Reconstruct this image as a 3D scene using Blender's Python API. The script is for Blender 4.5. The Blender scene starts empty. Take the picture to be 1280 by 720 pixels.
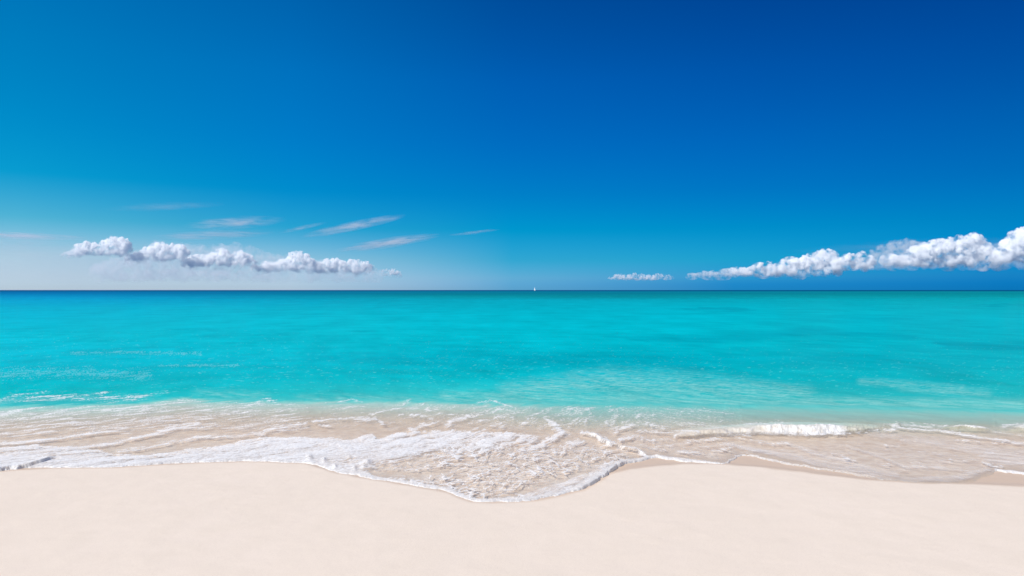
import bpy, math, random
import numpy as np
from mathutils import Vector, noise as mnoise

random.seed(7)
C = bpy.context.scene.collection
SC = bpy.context.scene
R = math.radians

# ---------------------------------------------------------------- camera, sky, sun, exposure
CAM_H = 3.0            # eye height above the sea (m)
FPX = 853.33           # focal length in pixels of the 1280 wide photograph (24 mm)
HOR = 362.6            # image row of the horizon
cam = bpy.data.objects.new('camera', bpy.data.cameras.new('camera'))
C.objects.link(cam)
cam.data.lens = 24.0
cam.data.sensor_width = 36.0
cam.data.clip_start = 0.1
cam.data.clip_end = 300000
cam.location = (0, 0, CAM_H)
cam.rotation_euler = (R(90) + math.atan((HOR - 360.0) / FPX), 0, 0)
SC.camera = cam

SUN_EL = 46.0
SUN_AZ = -122.0         # degrees from the view direction (+Y), negative = left
sx, sy, sz = (math.cos(R(SUN_EL)) * math.sin(R(SUN_AZ)), math.cos(R(SUN_EL)) * math.cos(R(SUN_AZ)), math.sin(R(SUN_EL)))
sun = bpy.data.objects.new('sun', bpy.data.lights.new('sun', 'SUN'))
C.objects.link(sun)
sun.data.energy = 4.65
sun.data.angle = R(0.53)
sun.data.color = (1.0, 0.965, 0.92)
sun.rotation_euler = Vector((sx, sy, sz)).to_track_quat('Z', 'Y').to_euler()

W = bpy.data.worlds.new('World')
SC.world = W
W.use_nodes = True
wn, wl = W.node_tree.nodes, W.node_tree.links
wn.clear()
wout = wn.new('ShaderNodeOutputWorld')
wbg = wn.new('ShaderNodeBackground')
wbg.inputs['Strength'].default_value = 0.1
sky = wn.new('ShaderNodeTexSky')
sky.sky_type = 'NISHITA'
sky.sun_disc = False
sky.sun_elevation = R(SUN_EL)
sky.sun_rotation = R(SUN_AZ)
sky.air_density = 1.0
sky.dust_density = 0.3
sky.ozone_density = 2.0
# clean tropical air: direction dependent tint of the scattered light (rows = elevation, columns = azimuth)
#SKYTABLE#
SKY_AZ = [-90, -55, -36, -18, 0, 18, 36, 55, 90]
SKY_ELV = [-2, 0.5, 1.0, 2.5, 5, 8, 12, 17, 23, 35, 60, 90]
SKY_MUL = [[[0.62, 0.8, 1.0], [0.62, 0.8, 1.0], [0.62, 0.8, 1.0], [0.62, 0.8, 1.0], [0.62, 0.8, 1.0], [0.62, 0.8, 1.0], [0.62, 0.8, 1.0], [0.62, 0.8, 1.0], [0.62, 0.8, 1.0], [0.62, 0.8, 1.0], [0.62, 0.8, 1.0], [0.62, 0.8, 1.0]], [[0.6847, 0.9336, 1.4989], [0.6847, 0.9336, 1.4989], [0.6751, 0.8917, 1.4053], [0.6097, 0.8155, 1.1514], [0.1641, 0.6795, 0.9185], [0.0065, 0.597, 0.875], [0.0, 0.5757, 0.8775], [0.0, 0.5572, 0.8798], [0.0, 0.5162, 0.8831], [0.0, 0.4554, 0.8684], [0.62, 0.8, 1.0], [0.62, 0.8, 1.0]], [[0.7582, 1.0298, 1.6466], [0.7582, 1.0298, 1.6466], [0.7469, 0.9759, 1.5224], [0.6734, 0.8935, 1.2542], [0.1832, 0.7523, 1.0112], [0.0073, 0.6707, 0.9766], [0.0, 0.6493, 0.9886], [0.0, 0.6422, 1.0092], [0.0, 0.6042, 1.0272], [0.0, 0.5386, 1.0176], [0.62, 0.8, 1.0], [0.62, 0.8, 1.0]], [[0.664, 0.9387, 1.5961], [0.664, 0.9387, 1.5961], [0.6357, 0.9026, 1.5056], [0.4608, 0.7904, 1.2077], [0.0485, 0.6103, 0.9712], [0.0, 0.5445, 0.96], [0.0, 0.5379, 1.0286], [0.0, 0.5608, 1.0728], [0.0, 0.5068, 1.0122], [0.0, 0.468, 1.0377], [0.62, 0.8, 1.0], [0.62, 0.8, 1.0]], [[0.1464, 0.5478, 1.289], [0.1531, 0.5624, 1.3025], [0.1682, 0.5704, 1.209], [0.0505, 0.5146, 0.9811], [0.0, 0.4787, 0.8609], [0.0, 0.414, 0.852], [0.0, 0.3847, 0.9003], [0.0, 0.3756, 0.9369], [0.0, 0.3181, 0.8236], [0.0, 0.3119, 0.8848], [0.62, 0.8, 1.0], [0.62, 0.8, 1.0]], [[0.0159, 0.3168, 1.0273], [0.0177, 0.3269, 1.0385], [0.0363, 0.3772, 1.0011], [0.0163, 0.423, 0.8473], [0.0, 0.3809, 0.7476], [0.0, 0.3227, 0.7399], [0.0, 0.306, 0.7779], [0.0, 0.2852, 0.782], [0.0, 0.2385, 0.7055], [0.0, 0.245, 0.8037], [0.62, 0.8, 1.0], [0.62, 0.8, 1.0]], [[0.0034, 0.2149, 0.8291], [0.0041, 0.2306, 0.8484], [0.0102, 0.2526, 0.8176], [0.0019, 0.2963, 0.7362], [0.0, 0.2882, 0.6396], [0.0, 0.2551, 0.6192], [0.0, 0.2454, 0.632], [0.0, 0.2183, 0.6321], [0.0, 0.1893, 0.5948], [0.0, 0.2027, 0.6944], [0.62, 0.8, 1.0], [0.62, 0.8, 1.0]], [[0.0032, 0.2065, 0.7979], [0.0039, 0.2216, 0.8164], [0.0098, 0.2426, 0.788], [0.0019, 0.2839, 0.7063], [0.0, 0.2759, 0.6134], [0.0, 0.2447, 0.5947], [0.0, 0.2336, 0.6041], [0.0, 0.211, 0.6111], [0.0, 0.1841, 0.5784], [0.0, 0.2011, 0.6884], [0.62, 0.8, 1.0], [0.62, 0.8, 1.0]], [[0.62, 0.8, 1.0], [0.62, 0.8, 1.0], [0.62, 0.8, 1.0], [0.62, 0.8, 1.0], [0.62, 0.8, 1.0], [0.62, 0.8, 1.0], [0.62, 0.8, 1.0], [0.62, 0.8, 1.0], [0.62, 0.8, 1.0], [0.62, 0.8, 1.0], [0.62, 0.8, 1.0], [0.62, 0.8, 1.0]]]
#SKYTABLEEND#
if SKY_MUL is None:
    wl.new(sky.outputs[0], wbg.inputs['Color'])
else:
    geo = wn.new('ShaderNodeTexCoord')
    sep = wn.new('ShaderNodeSeparateXYZ')
    wl.new(geo.outputs['Generated'], sep.inputs[0])
    def wmath(op, a, b=None):
        n = wn.new('ShaderNodeMath'); n.operation = op
        for i, v in enumerate((a, b)):
            if v is None: continue
            if isinstance(v, (int, float)): n.inputs[i].default_value = v
            else: wl.new(v, n.inputs[i])
        return n.outputs[0]
    elev = wmath('MULTIPLY', wmath('ARCSINE', sep.outputs['Z']), 180 / math.pi)
    azim = wmath('MULTIPLY', wmath('ARCTAN2', sep.outputs['X'], sep.outputs['Y']), 180 / math.pi)
    ef = wmath('POWER', wmath('MAXIMUM', wmath('DIVIDE', wmath('ADD', elev, 2.0), 92.0), 0.0), 0.5)
    prev = None
    for k, az in enumerate(SKY_AZ):
        rp = wn.new('ShaderNodeValToRGB')
        cr = rp.color_ramp
        cr.interpolation = 'LINEAR'
        while len(cr.elements) < len(SKY_ELV): cr.elements.new(0.5)
        for i, e in enumerate(SKY_ELV):
            cr.elements[i].position = ((e + 2.0) / 92.0) ** 0.5
        for i, e in enumerate(SKY_ELV):
            c = SKY_MUL[k][i]
            cr.elements[i].color = (c[0] / 8, c[1] / 8, c[2] / 8, 1)
        wl.new(ef, rp.inputs[0])
        if prev is None:
            prev = rp.outputs[0]
        else:
            m = wn.new('ShaderNodeMapRange'); m.interpolation_type = 'LINEAR'
            wl.new(azim, m.inputs[0])
            m.inputs[1].default_value = SKY_AZ[k - 1]; m.inputs[2].default_value = az
            mx = wn.new('ShaderNodeMix'); mx.data_type = 'RGBA'
            wl.new(m.outputs[0], mx.inputs[0])
            wl.new(prev, mx.inputs[6]); wl.new(rp.outputs[0], mx.inputs[7])
            prev = mx.outputs[2]
    vm = wn.new('ShaderNodeVectorMath'); vm.operation = 'MULTIPLY'
    wl.new(sky.outputs[0], vm.inputs[0]); wl.new(prev, vm.inputs[1])
    vs = wn.new('ShaderNodeVectorMath'); vs.operation = 'SCALE'
    wl.new(vm.outputs[0], vs.inputs[0]); vs.inputs['Scale'].default_value = 8.0
    wl.new(vs.outputs[0], wbg.inputs['Color'])
wl.new(wbg.outputs[0], wout.inputs['Surface'])

SC.view_settings.view_transform = 'Standard'
SC.view_settings.look = 'None'
SC.view_settings.exposure = 0.15
SC.view_settings.gamma = 1.0
SC.view_settings.use_curve_mapping = False
SC.render.engine = 'CYCLES'
SC.cycles.use_denoising = True
SC.cycles.max_bounces = 30
SC.cycles.volume_bounces = 28
SC.cycles.transparent_max_bounces = 12
SC.cycles.use_adaptive_sampling = True
SC.cycles.adaptive_threshold = 0.01
SC.cycles.sample_clamp_indirect = 6.0
SC.cycles.volume_max_steps = 1024
SC.cycles.volume_step_rate = 1.0
SC.cycles.caustics_reflective = False
SC.cycles.caustics_refractive = False

# ---------------------------------------------------------------- helpers
def tag(o, label=None, cat=None, group=None, kind=None):
    if label: o['label'] = label
    if cat: o['category'] = cat
    if group: o['group'] = group
    if kind: o['kind'] = kind
    return o

def srgb(r, g, b):
    f = lambda c: (c / 255 / 12.92) if c / 255 <= 0.04045 else ((c / 255 + 0.055) / 1.055) ** 2.4
    return (f(r), f(g), f(b))

def sstep(a, b, x):
    t = np.clip((x - a) / (b - a), 0, 1)
    return t * t * (3 - 2 * t)

def h2(ix, iy, s):
    ix = ix.astype(np.int64); iy = iy.astype(np.int64)
    n = (ix * 374761393 + iy * 668265263 + s * 974634777) & 0xFFFFFFFF
    n = ((n ^ (n >> 13)) * 1274126177) & 0xFFFFFFFF
    n = ((n ^ (n >> 16)) * 2246822519) & 0xFFFFFFFF
    n = n ^ (n >> 15)
    return (n & 0xFFFFFF) / float(0xFFFFFF)

def perlin(x, y, s=0):
    x0 = np.floor(x); y0 = np.floor(y)
    fx = x - x0; fy = y - y0
    u = fx * fx * fx * (fx * (fx * 6 - 15) + 10); v = fy * fy * fy * (fy * (fy * 6 - 15) + 10)
    def g(dx, dy):
        a = h2(x0 + dx, y0 + dy, s) * 2 * math.pi
        return np.cos(a) * (fx - dx) + np.sin(a) * (fy - dy)
    n0 = g(0, 0) * (1 - u) + g(1, 0) * u
    n1 = g(0, 1) * (1 - u) + g(1, 1) * u
    return (n0 * (1 - v) + n1 * v) * 1.5        # about -1..1

def fbm(x, y, o=4, s=0, gain=0.5, lac=2.03):
    t = 0; a = 1; n = 0
    for i in range(o):
        t = t + a * perlin(x, y, s + i * 17); n += a
        a *= gain; x = x * lac + 3.7; y = y * lac - 1.3
    return t / n

def worley(x, y, s=0):
    """distance to the nearest cell border (0 on the border)"""
    x0 = np.floor(x); y0 = np.floor(y)
    f1 = np.full(x.shape, 9.0); f2 = np.full(x.shape, 9.0)
    for dx in (-1, 0, 1):
        for dy in (-1, 0, 1):
            px = x0 + dx + h2(x0 + dx, y0 + dy, s); py = y0 + dy + h2(x0 + dx, y0 + dy, s + 5)
            d = np.hypot(px - x, py - y)
            f2 = np.minimum(f2, np.maximum(f1, d)); f1 = np.minimum(f1, d)
    return f2 - f1

def mesh_grid(name, X, Y, Z, mat, attrs=None, smooth=True):
    ny, nx = X.shape
    co = np.stack([X, Y, Z], -1).reshape(-1, 3).astype(np.float32)
    idx = np.arange(nx * ny).reshape(ny, nx)
    f = np.stack([idx[:-1, :-1], idx[:-1, 1:], idx[1:, 1:], idx[1:, :-1]], -1).reshape(-1, 4)
    me = bpy.data.meshes.new(name)
    me.vertices.add(len(co)); me.vertices.foreach_set('co', co.ravel())
    me.loops.add(f.size); me.loops.foreach_set('vertex_index', f.ravel().astype(np.int32))
    me.polygons.add(len(f)); me.polygons.foreach_set('loop_start', np.arange(0, f.size, 4, dtype=np.int32))
    me.polygons.foreach_set('use_smooth', np.full(len(f), smooth))
    me.update(calc_edges=True)
    for k, v in (attrs or {}).items():
        if v.ndim == 3:
            a = me.attributes.new(k, 'FLOAT_COLOR', 'POINT')
            c = np.concatenate([v, np.ones(v.shape[:2] + (1,))], -1)
            a.data.foreach_set('color', c.astype(np.float32).ravel())
        else:
            a = me.attributes.new(k, 'FLOAT', 'POINT')
            a.data.foreach_set('value', v.astype(np.float32).ravel())
    me.materials.append(mat)
    o = bpy.data.objects.new(name, me)
    C.objects.link(o)
    return o

class NT:
    """tiny node-tree writer"""
    def __init__(self, name):
        self.m = bpy.data.materials.new(name); self.m.use_nodes = True
        self.n = self.m.node_tree.nodes; self.l = self.m.node_tree.links
        self.n.clear(); self.out = self.n.new('ShaderNodeOutputMaterial')
    def add(self, t, ins=None, **kw):
        n = self.n.new(t)
        for k, v in kw.items(): setattr(n, k, v)
        for k, v in (ins or {}).items():
            if hasattr(v, 'is_linked') or isinstance(v, bpy.types.NodeSocket): self.l.new(v, n.inputs[k])
            else: n.inputs[k].default_value = v
        return n
    def math(self, op, a, b=None, c=None, clamp=False):
        n = self.n.new('ShaderNodeMath'); n.operation = op; n.use_clamp = clamp
        for i, v in enumerate((a, b, c)):
            if v is None: continue
            if isinstance(v, (int, float)): n.inputs[i].default_value = v
            else: self.l.new(v, n.inputs[i])
        return n.outputs[0]
    def attr(self, name):
        return self.add('ShaderNodeAttribute', attribute_name=name)
    def maprange(self, v, a, b, c=0.0, d=1.0):
        n = self.add('ShaderNodeMapRange', {0: v, 1: a, 2: b, 3: c, 4: d}); return n.outputs[0]
    def mixrgb(self, f, a, b, bt='MIX'):
        n = self.n.new('ShaderNodeMix'); n.data_type = 'RGBA'; n.blend_type = bt
        for i, v in ((0, f), (6, a), (7, b)):
            if isinstance(v, bpy.types.NodeSocket): self.l.new(v, n.inputs[i])
            else: n.inputs[i].default_value = v if i == 0 else (tuple(v) + (1,) if len(v) == 3 else v)
        return n.outputs[2]

def simple_mat(name, col, rough=0.5, spec=0.4, metallic=0.0, var=0.12, scale=6.0):
    t = NT(name)
    nz = t.add('ShaderNodeTexNoise', {'Scale': scale, 'Detail': 4.0})
    tc = t.add('ShaderNodeTexCoord'); t.l.new(tc.outputs['Object'], nz.inputs['Vector'])
    f = t.maprange(nz.outputs['Fac'], 0.3, 0.7, 1 - var, 1 + var)
    v = t.add('ShaderNodeVectorMath', operation='SCALE'); v.inputs[0].default_value = col; t.l.new(f, v.inputs['Scale'])
    b = t.add('ShaderNodeBsdfPrincipled', {'Roughness': rough, 'Specular IOR Level': spec, 'Metallic': metallic})
    t.l.new(v.outputs[0], b.inputs['Base Color'])
    t.l.new(b.outputs[0], t.out.inputs['Surface'])
    return t.m

# ---------------------------------------------------------------- the lie of the beach
def ground_z(X, D):
    """sand height: gentle foreshore that flattens into the upper beach, shelving sea bed"""
    s = 13.0 - D
    up = 0.052 * 9 * np.tanh(np.maximum(s, 0) / 9.0)
    dn = -0.012 * np.maximum(-s, 0) - 0.004 * np.maximum(-s - 2, 0) ** 1.6
    return up + np.maximum(dn, -2.5)

def base_z(X, D):
    g = ground_z(X, D)
    k = 0.02
    return 0.5 * (g + np.sqrt(g * g + k * k)) - 0.5 * k * np.exp(-(g / k) ** 2) * 0

def to_px(X, D):
    z = base_z(X, D)
    return 640 + FPX * X / D, HOR + FPX * (CAM_H - z) / D

# water's edge and the dry-sand line, in picture units on the ground (traced)
EDGE = [(-400, 604), (-200, 597), (-60, 592), (0, 587.5), (15, 586), (35, 583.5), (70, 583.5), (105, 584.5), (150, 583.5), (190, 580), (230, 578),
        (270, 576.8), (300, 575.5), (320, 575.5), (350, 577), (380, 578), (400, 581), (413, 588), (425, 591), (445, 593), (465, 598.5),
        (490, 602), (515, 606), (540, 610), (560, 614), (575, 621), (590, 626), (615, 627.5), (640, 626.5), (670, 625), (700, 619),
        (728, 612), (745, 602), (755, 596), (765, 587), (778, 579), (800, 574.5), (815, 572), (822, 570.5), (835, 572.5), (850, 575),
        (880, 577.5), (905, 579.5), (914, 575), (925, 568), (945, 569.5), (965, 575), (1000, 581), (1040, 587), (1075, 593),
        (1105, 599), (1130, 601.8), (1160, 603.5), (1190, 603), (1215, 600), (1235, 593), (1244, 587.5), (1262, 589), (1280, 592),
        (1340, 597), (1500, 592), (1700, 598)]
DRY = [(-400, 606), (-60, 594), (0, 589.5), (70, 585.5), (150, 585), (230, 580), (310, 577), (380, 579.5), (425, 592.5), (490, 604), (560, 616), (590, 627.5), (640, 628), (690, 621), (740, 602), (765, 592), (790, 587), (820, 582.5), (860, 580), (905, 580.5), (950, 584), (1000, 590),
       (1050, 596), (1090, 600.5), (1130, 603), (1200, 605), (1280, 608), (1400, 611), (1700, 612)]

def interp_smooth(pts, x):
    p = np.array(pts, float)
    # light smoothing through a dense resample
    xs = np.arange(p[0, 0], p[-1, 0], 2.0); ys = np.interp(xs, p[:, 0], p[:, 1])
    k = np.exp(-np.linspace(-2, 2, 7) ** 2); k /= k.sum()
    ys2 = np.convolve(np.pad(ys, 3, mode='edge'), k, mode='valid')
    return np.interp(x, xs, ys2)

def edge_dist(px, py, X, D, pts, wob=1.0):
    """signed distance in metres from a traced line, positive to seaward"""
    e = interp_smooth(pts, px)
    sl = (interp_smooth(pts, px + 2) - interp_smooth(pts, px - 2)) / 4.0
    mpp_y = D * D / (FPX * CAM_H); mpp_x = D / FPX
    dm = (e - py) * mpp_y
    slm = sl * mpp_y / mpp_x
    return dm / np.sqrt(1 + slm ** 2) + wob * (0.045 * perlin(X * 3.5, D * 3.5, 4) + 0.022 * perlin(X * 10, D * 8, 9) + 0.012 * perlin(X * 26, D * 20, 14))

def stroke(px, py, pts, w, ragged=None):
    """0..1 soft brush round a polyline in picture units; y distances count more, as the plane is seen at a slant"""
    out = np.zeros(px.shape)
    p = np.array(pts, float)
    ww = max(w if np.isscalar(w) else max(w), 1)
    m = (px > p[:, 0].min() - 4 * ww) & (px < p[:, 0].max() + 4 * ww) & (py > p[:, 1].min() - 2.2 * ww) & (py < p[:, 1].max() + 2.2 * ww)
    if not m.any(): return out
    x = px[m]; y = py[m]
    n = len(p)
    ws = np.full(n, float(w)) if np.isscalar(w) else np.array(w, float)
    best = np.full(x.shape, -1.0)
    for i in range(n - 1):
        a, b = p[i], p[i + 1]
        dx, dy = (b - a)
        L = dx * dx + dy * dy + 1e-9
        t = np.clip(((x - a[0]) * dx + (y - a[1]) * dy) / L, 0, 1)
        d = np.hypot((x - a[0] - t * dx) * 0.6, y - a[1] - t * dy)
        wl_ = ws[i] + (ws[i + 1] - ws[i]) * t
        best = np.maximum(best, 1 - d / (2 * wl_))
    out[m] = np.clip(best, 0, 1)
    return out

# ---------------------------------------------------------------- sand
def sand_material():
    t = NT('coral_sand')
    pos = t.add('ShaderNodeNewGeometry').outputs['Position']
    wet = t.attr('wet').outputs['Fac']
    bed = t.attr('seabed').outputs['Fac']
    big = t.add('ShaderNodeTexNoise', {'Vector': pos, 'Scale': 0.35, 'Detail': 5.0, 'Roughness': 0.55}).outputs['Fac']
    mid = t.add('ShaderNodeTexNoise', {'Vector': pos, 'Scale': 2.6, 'Detail': 6.0, 'Roughness': 0.6}).outputs['Fac']
    fine = t.add('ShaderNodeTexNoise', {'Vector': pos, 'Scale': 90.0, 'Detail': 3.0, 'Roughness': 0.7}).outputs['Fac']
    c = t.mixrgb(t.maprange(big, 0.35, 0.65), (0.74, 0.622, 0.508), (0.755, 0.636, 0.522))
    c = t.mixrgb(t.maprange(mid, 0.35, 0.7), c, (0.725, 0.61, 0.495))
    g = t.add('ShaderNodeTexWhiteNoise', noise_dimensions='3D')
    sc = t.add('ShaderNodeVectorMath', {0: pos}, operation='SCALE'); sc.inputs['Scale'].default_value = 160.0
    fl = t.add('ShaderNodeVectorMath', {0: sc.outputs[0]}, operation='FLOOR')
    t.l.new(fl.outputs[0], g.inputs['Vector'])
    c = t.mixrgb(t.math('MULTIPLY', t.maprange(g.outputs['Value'], 0.86, 1.0), 0.30), c, (0.48, 0.39, 0.33))
    c = t.mixrgb(t.math('MULTIPLY', t.maprange(fine, 0.35, 0.75), 0.22), c, (0.56, 0.47, 0.40))
    c = t.mixrgb(wet, c, (0.62, 0.46, 0.325))
    # rippled sea bed, brighter grain seen through the shallows
    rip = t.add('ShaderNodeTexNoise', {'Vector': pos, 'Scale': 5.5, 'Detail': 5.0, 'Roughness': 0.6, 'Distortion': 0.6}).outputs['Fac']
    bedc = t.mixrgb(t.maprange(rip, 0.35, 0.65), (0.68, 0.50, 0.355), (0.86, 0.70, 0.545))
    c = t.mixrgb(bed, c, bedc)
    bmp = t.math('ADD', t.math('MULTIPLY', fine, 0.004), t.math('MULTIPLY', mid, 0.012))
    bmp = t.math('MULTIPLY', bmp, t.math('SUBTRACT', 1.0, t.math('MULTIPLY', wet, 0.8)))
    bump = t.add('ShaderNodeBump', {'Strength': 0.6, 'Distance': 1.0, 'Height': bmp})
    b = t.add('ShaderNodeBsdfPrincipled', {'Base Color': c, 'Roughness': t.maprange(wet, 0.0, 1.0, 0.95, 0.45),
                                           'Specular IOR Level': t.maprange(wet, 0.0, 1.0, 0.1, 0.3), 'Normal': bump.outputs[0]})
    t.l.new(b.outputs[0], t.out.inputs['Surface'])
    return t.m

xs = np.concatenate([-np.geomspace(400, 11, 60), np.linspace(-10.9, 10.9, 520), np.geomspace(11, 400, 60)])
ys = np.concatenate([np.linspace(-60, 4.9, 60), np.linspace(5, 16, 420), np.geomspace(16.1, 70, 60)])
GX, GD = np.meshgrid(xs, ys)
Dc = np.maximum(GD, 2.0)
gz = ground_z(GX, GD)
gpx, gpy = to_px(GX, Dc)
gz_soft = 0.006 * fbm(GX * 0.5, GD * 0.7, 4, 31) * (GD < 14) + 0.003 * fbm(GX * 3, GD * 3, 3, 77)
wetd = edge_dist(np.clip(gpx, -390, 1690), gpy, GX, Dc, DRY, wob=0.4)
seaE = edge_dist(np.clip(gpx, -390, 1690), gpy, GX, Dc, EDGE, wob=0.0)
wet = sstep(-0.05, 0.10, wetd + 0.05 * fbm(GX * 2, GD * 2, 3, 5))
wet = np.maximum(wet, sstep(-0.09, 0.0, seaE) * 0.8) * (GD > 4)
bed = sstep(0.05, 0.6, seaE)
# the little bevel the last wash left along the dry line
gz = gz + gz_soft - 0.02 * sstep(-0.02, 0.25, wetd) * sstep(2.0, 0.2, wetd)
gz = gz - 0.012 * sstep(0.0, 0.5, seaE)
sand = mesh_grid('beach_sand', GX, GD, gz, sand_material(), {'wet': wet, 'seabed': bed})
tag(sand, kind='structure')

# ---------------------------------------------------------------- sea
cols = np.concatenate([-np.geomspace(3.5, 0.80, 40)[:-1], np.linspace(-0.80, 0.80, 2200), np.geomspace(0.80, 3.5, 40)[1:]])
pr = np.concatenate([np.arange(672, 640, -1.0), np.arange(640, 500, -0.5), np.arange(500, 376, -0.7)]) - HOR
Drow = FPX * CAM_H / pr
Drow = np.concatenate([Drow, np.geomspace(Drow[-1] * 1.04, 90000, 110)])
UU, DD = np.meshgrid(cols, Drow)
XX = UU * DD
px, py = to_px(XX, DD)
zb = base_z(XX, DD)
pxc = np.clip(px, -390, 1690)
dist = edge_dist(pxc, py, XX, DD, EDGE)

near = DD < 90
# world-space noises ---------------------------------------------------------------
wx = XX + 0.25 * fbm(XX * 1.1, DD * 1.1, 3, 1); wy = DD + 0.25 * fbm(XX * 1.1 + 9, DD * 1.1, 3, 2)
def rot(x, y, a, sa, sb):
    c, s = math.cos(R(a)), math.sin(R(a))
    return (x * c + y * s) * sa, (-x * s + y * c) * sb
# streak direction: fan of drag lines (left 40 deg, centre 62, right 130)
def streaks(freq, s, aspect=6.0, o=4):
    L = fbm(*rot(wx, wy, 40, freq / aspect, freq), o, s)
    M = fbm(*rot(wx, wy, 62, freq / aspect, freq), o, s + 50)
    Rr = fbm(*rot(wx, wy, 138, freq / aspect, freq), o, s + 90)
    wL = sstep(560, 360, px); wR = sstep(760, 860, px)
    return L * wL + Rr * wR + M * (1 - wL) * (1 - wR)
n_st = streaks(4.0, 11)            # long drag streaks
n_sf = streaks(13.0, 21, 4.5)      # fine ones
n_f = fbm(XX * 14, DD * 9, 3, 41)  # fleck
n_m = fbm(wx * 2.2, wy * 2.2, 4, 51)
l1 = rot(wx + 0.05 * n_f, wy, 62, 1.7, 4.6); l2 = rot(wx + 0.04 * n_f, wy, 58, 4.5, 11.5)
lace1 = worley(*l1, 3)
lace2 = worley(*l2, 8)
web = np.maximum(1 - lace1 / 0.16, 0.85 - lace2 / 0.24)
web = np.clip(web, 0, 1)

# warped picture-plane coordinates make hand-laid strokes ragged
qx = px + 5 * fbm(XX * 3.1, DD * 3.1, 3, 61); qy = py + 2.6 * fbm(XX * 3.1 + 20, DD * 3.1, 4, 62) + 1.2 * n_f

BND = [(-400, 520), (0, 510), (100, 507.5), (160, 505.5), (210, 501), (235, 499.5), (260, 502), (320, 503), (400, 503), (500, 503.5), (640, 506), (760, 507), (900, 509),
       (1040, 511), (1160, 513), (1280, 516), (1700, 520)]
bl = interp_smooth(BND, pxc)
F = np.full(px.shape, -0.25)        # foam drive: >0.5 is foam after the noises are added
def add(pts, w, k=1.0):
    global F
    s = stroke(qx, qy, pts, w)
    F = np.maximum(F, -0.25 + s * (0.25 + 0.85 * k + 0.05))

# --- left: foam line out on the turquoise
add([(-60, 514), (0, 502), (20, 497), (60, 497), (100, 498), (140, 499), (175, 497), (213, 492)], [3, 3, 5, 5, 5, 5, 3, 1.5], 0.62)
add([(-20, 505), (30, 503), (80, 500), (120, 493), (130, 492)], 2.4, 0.55)
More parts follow.
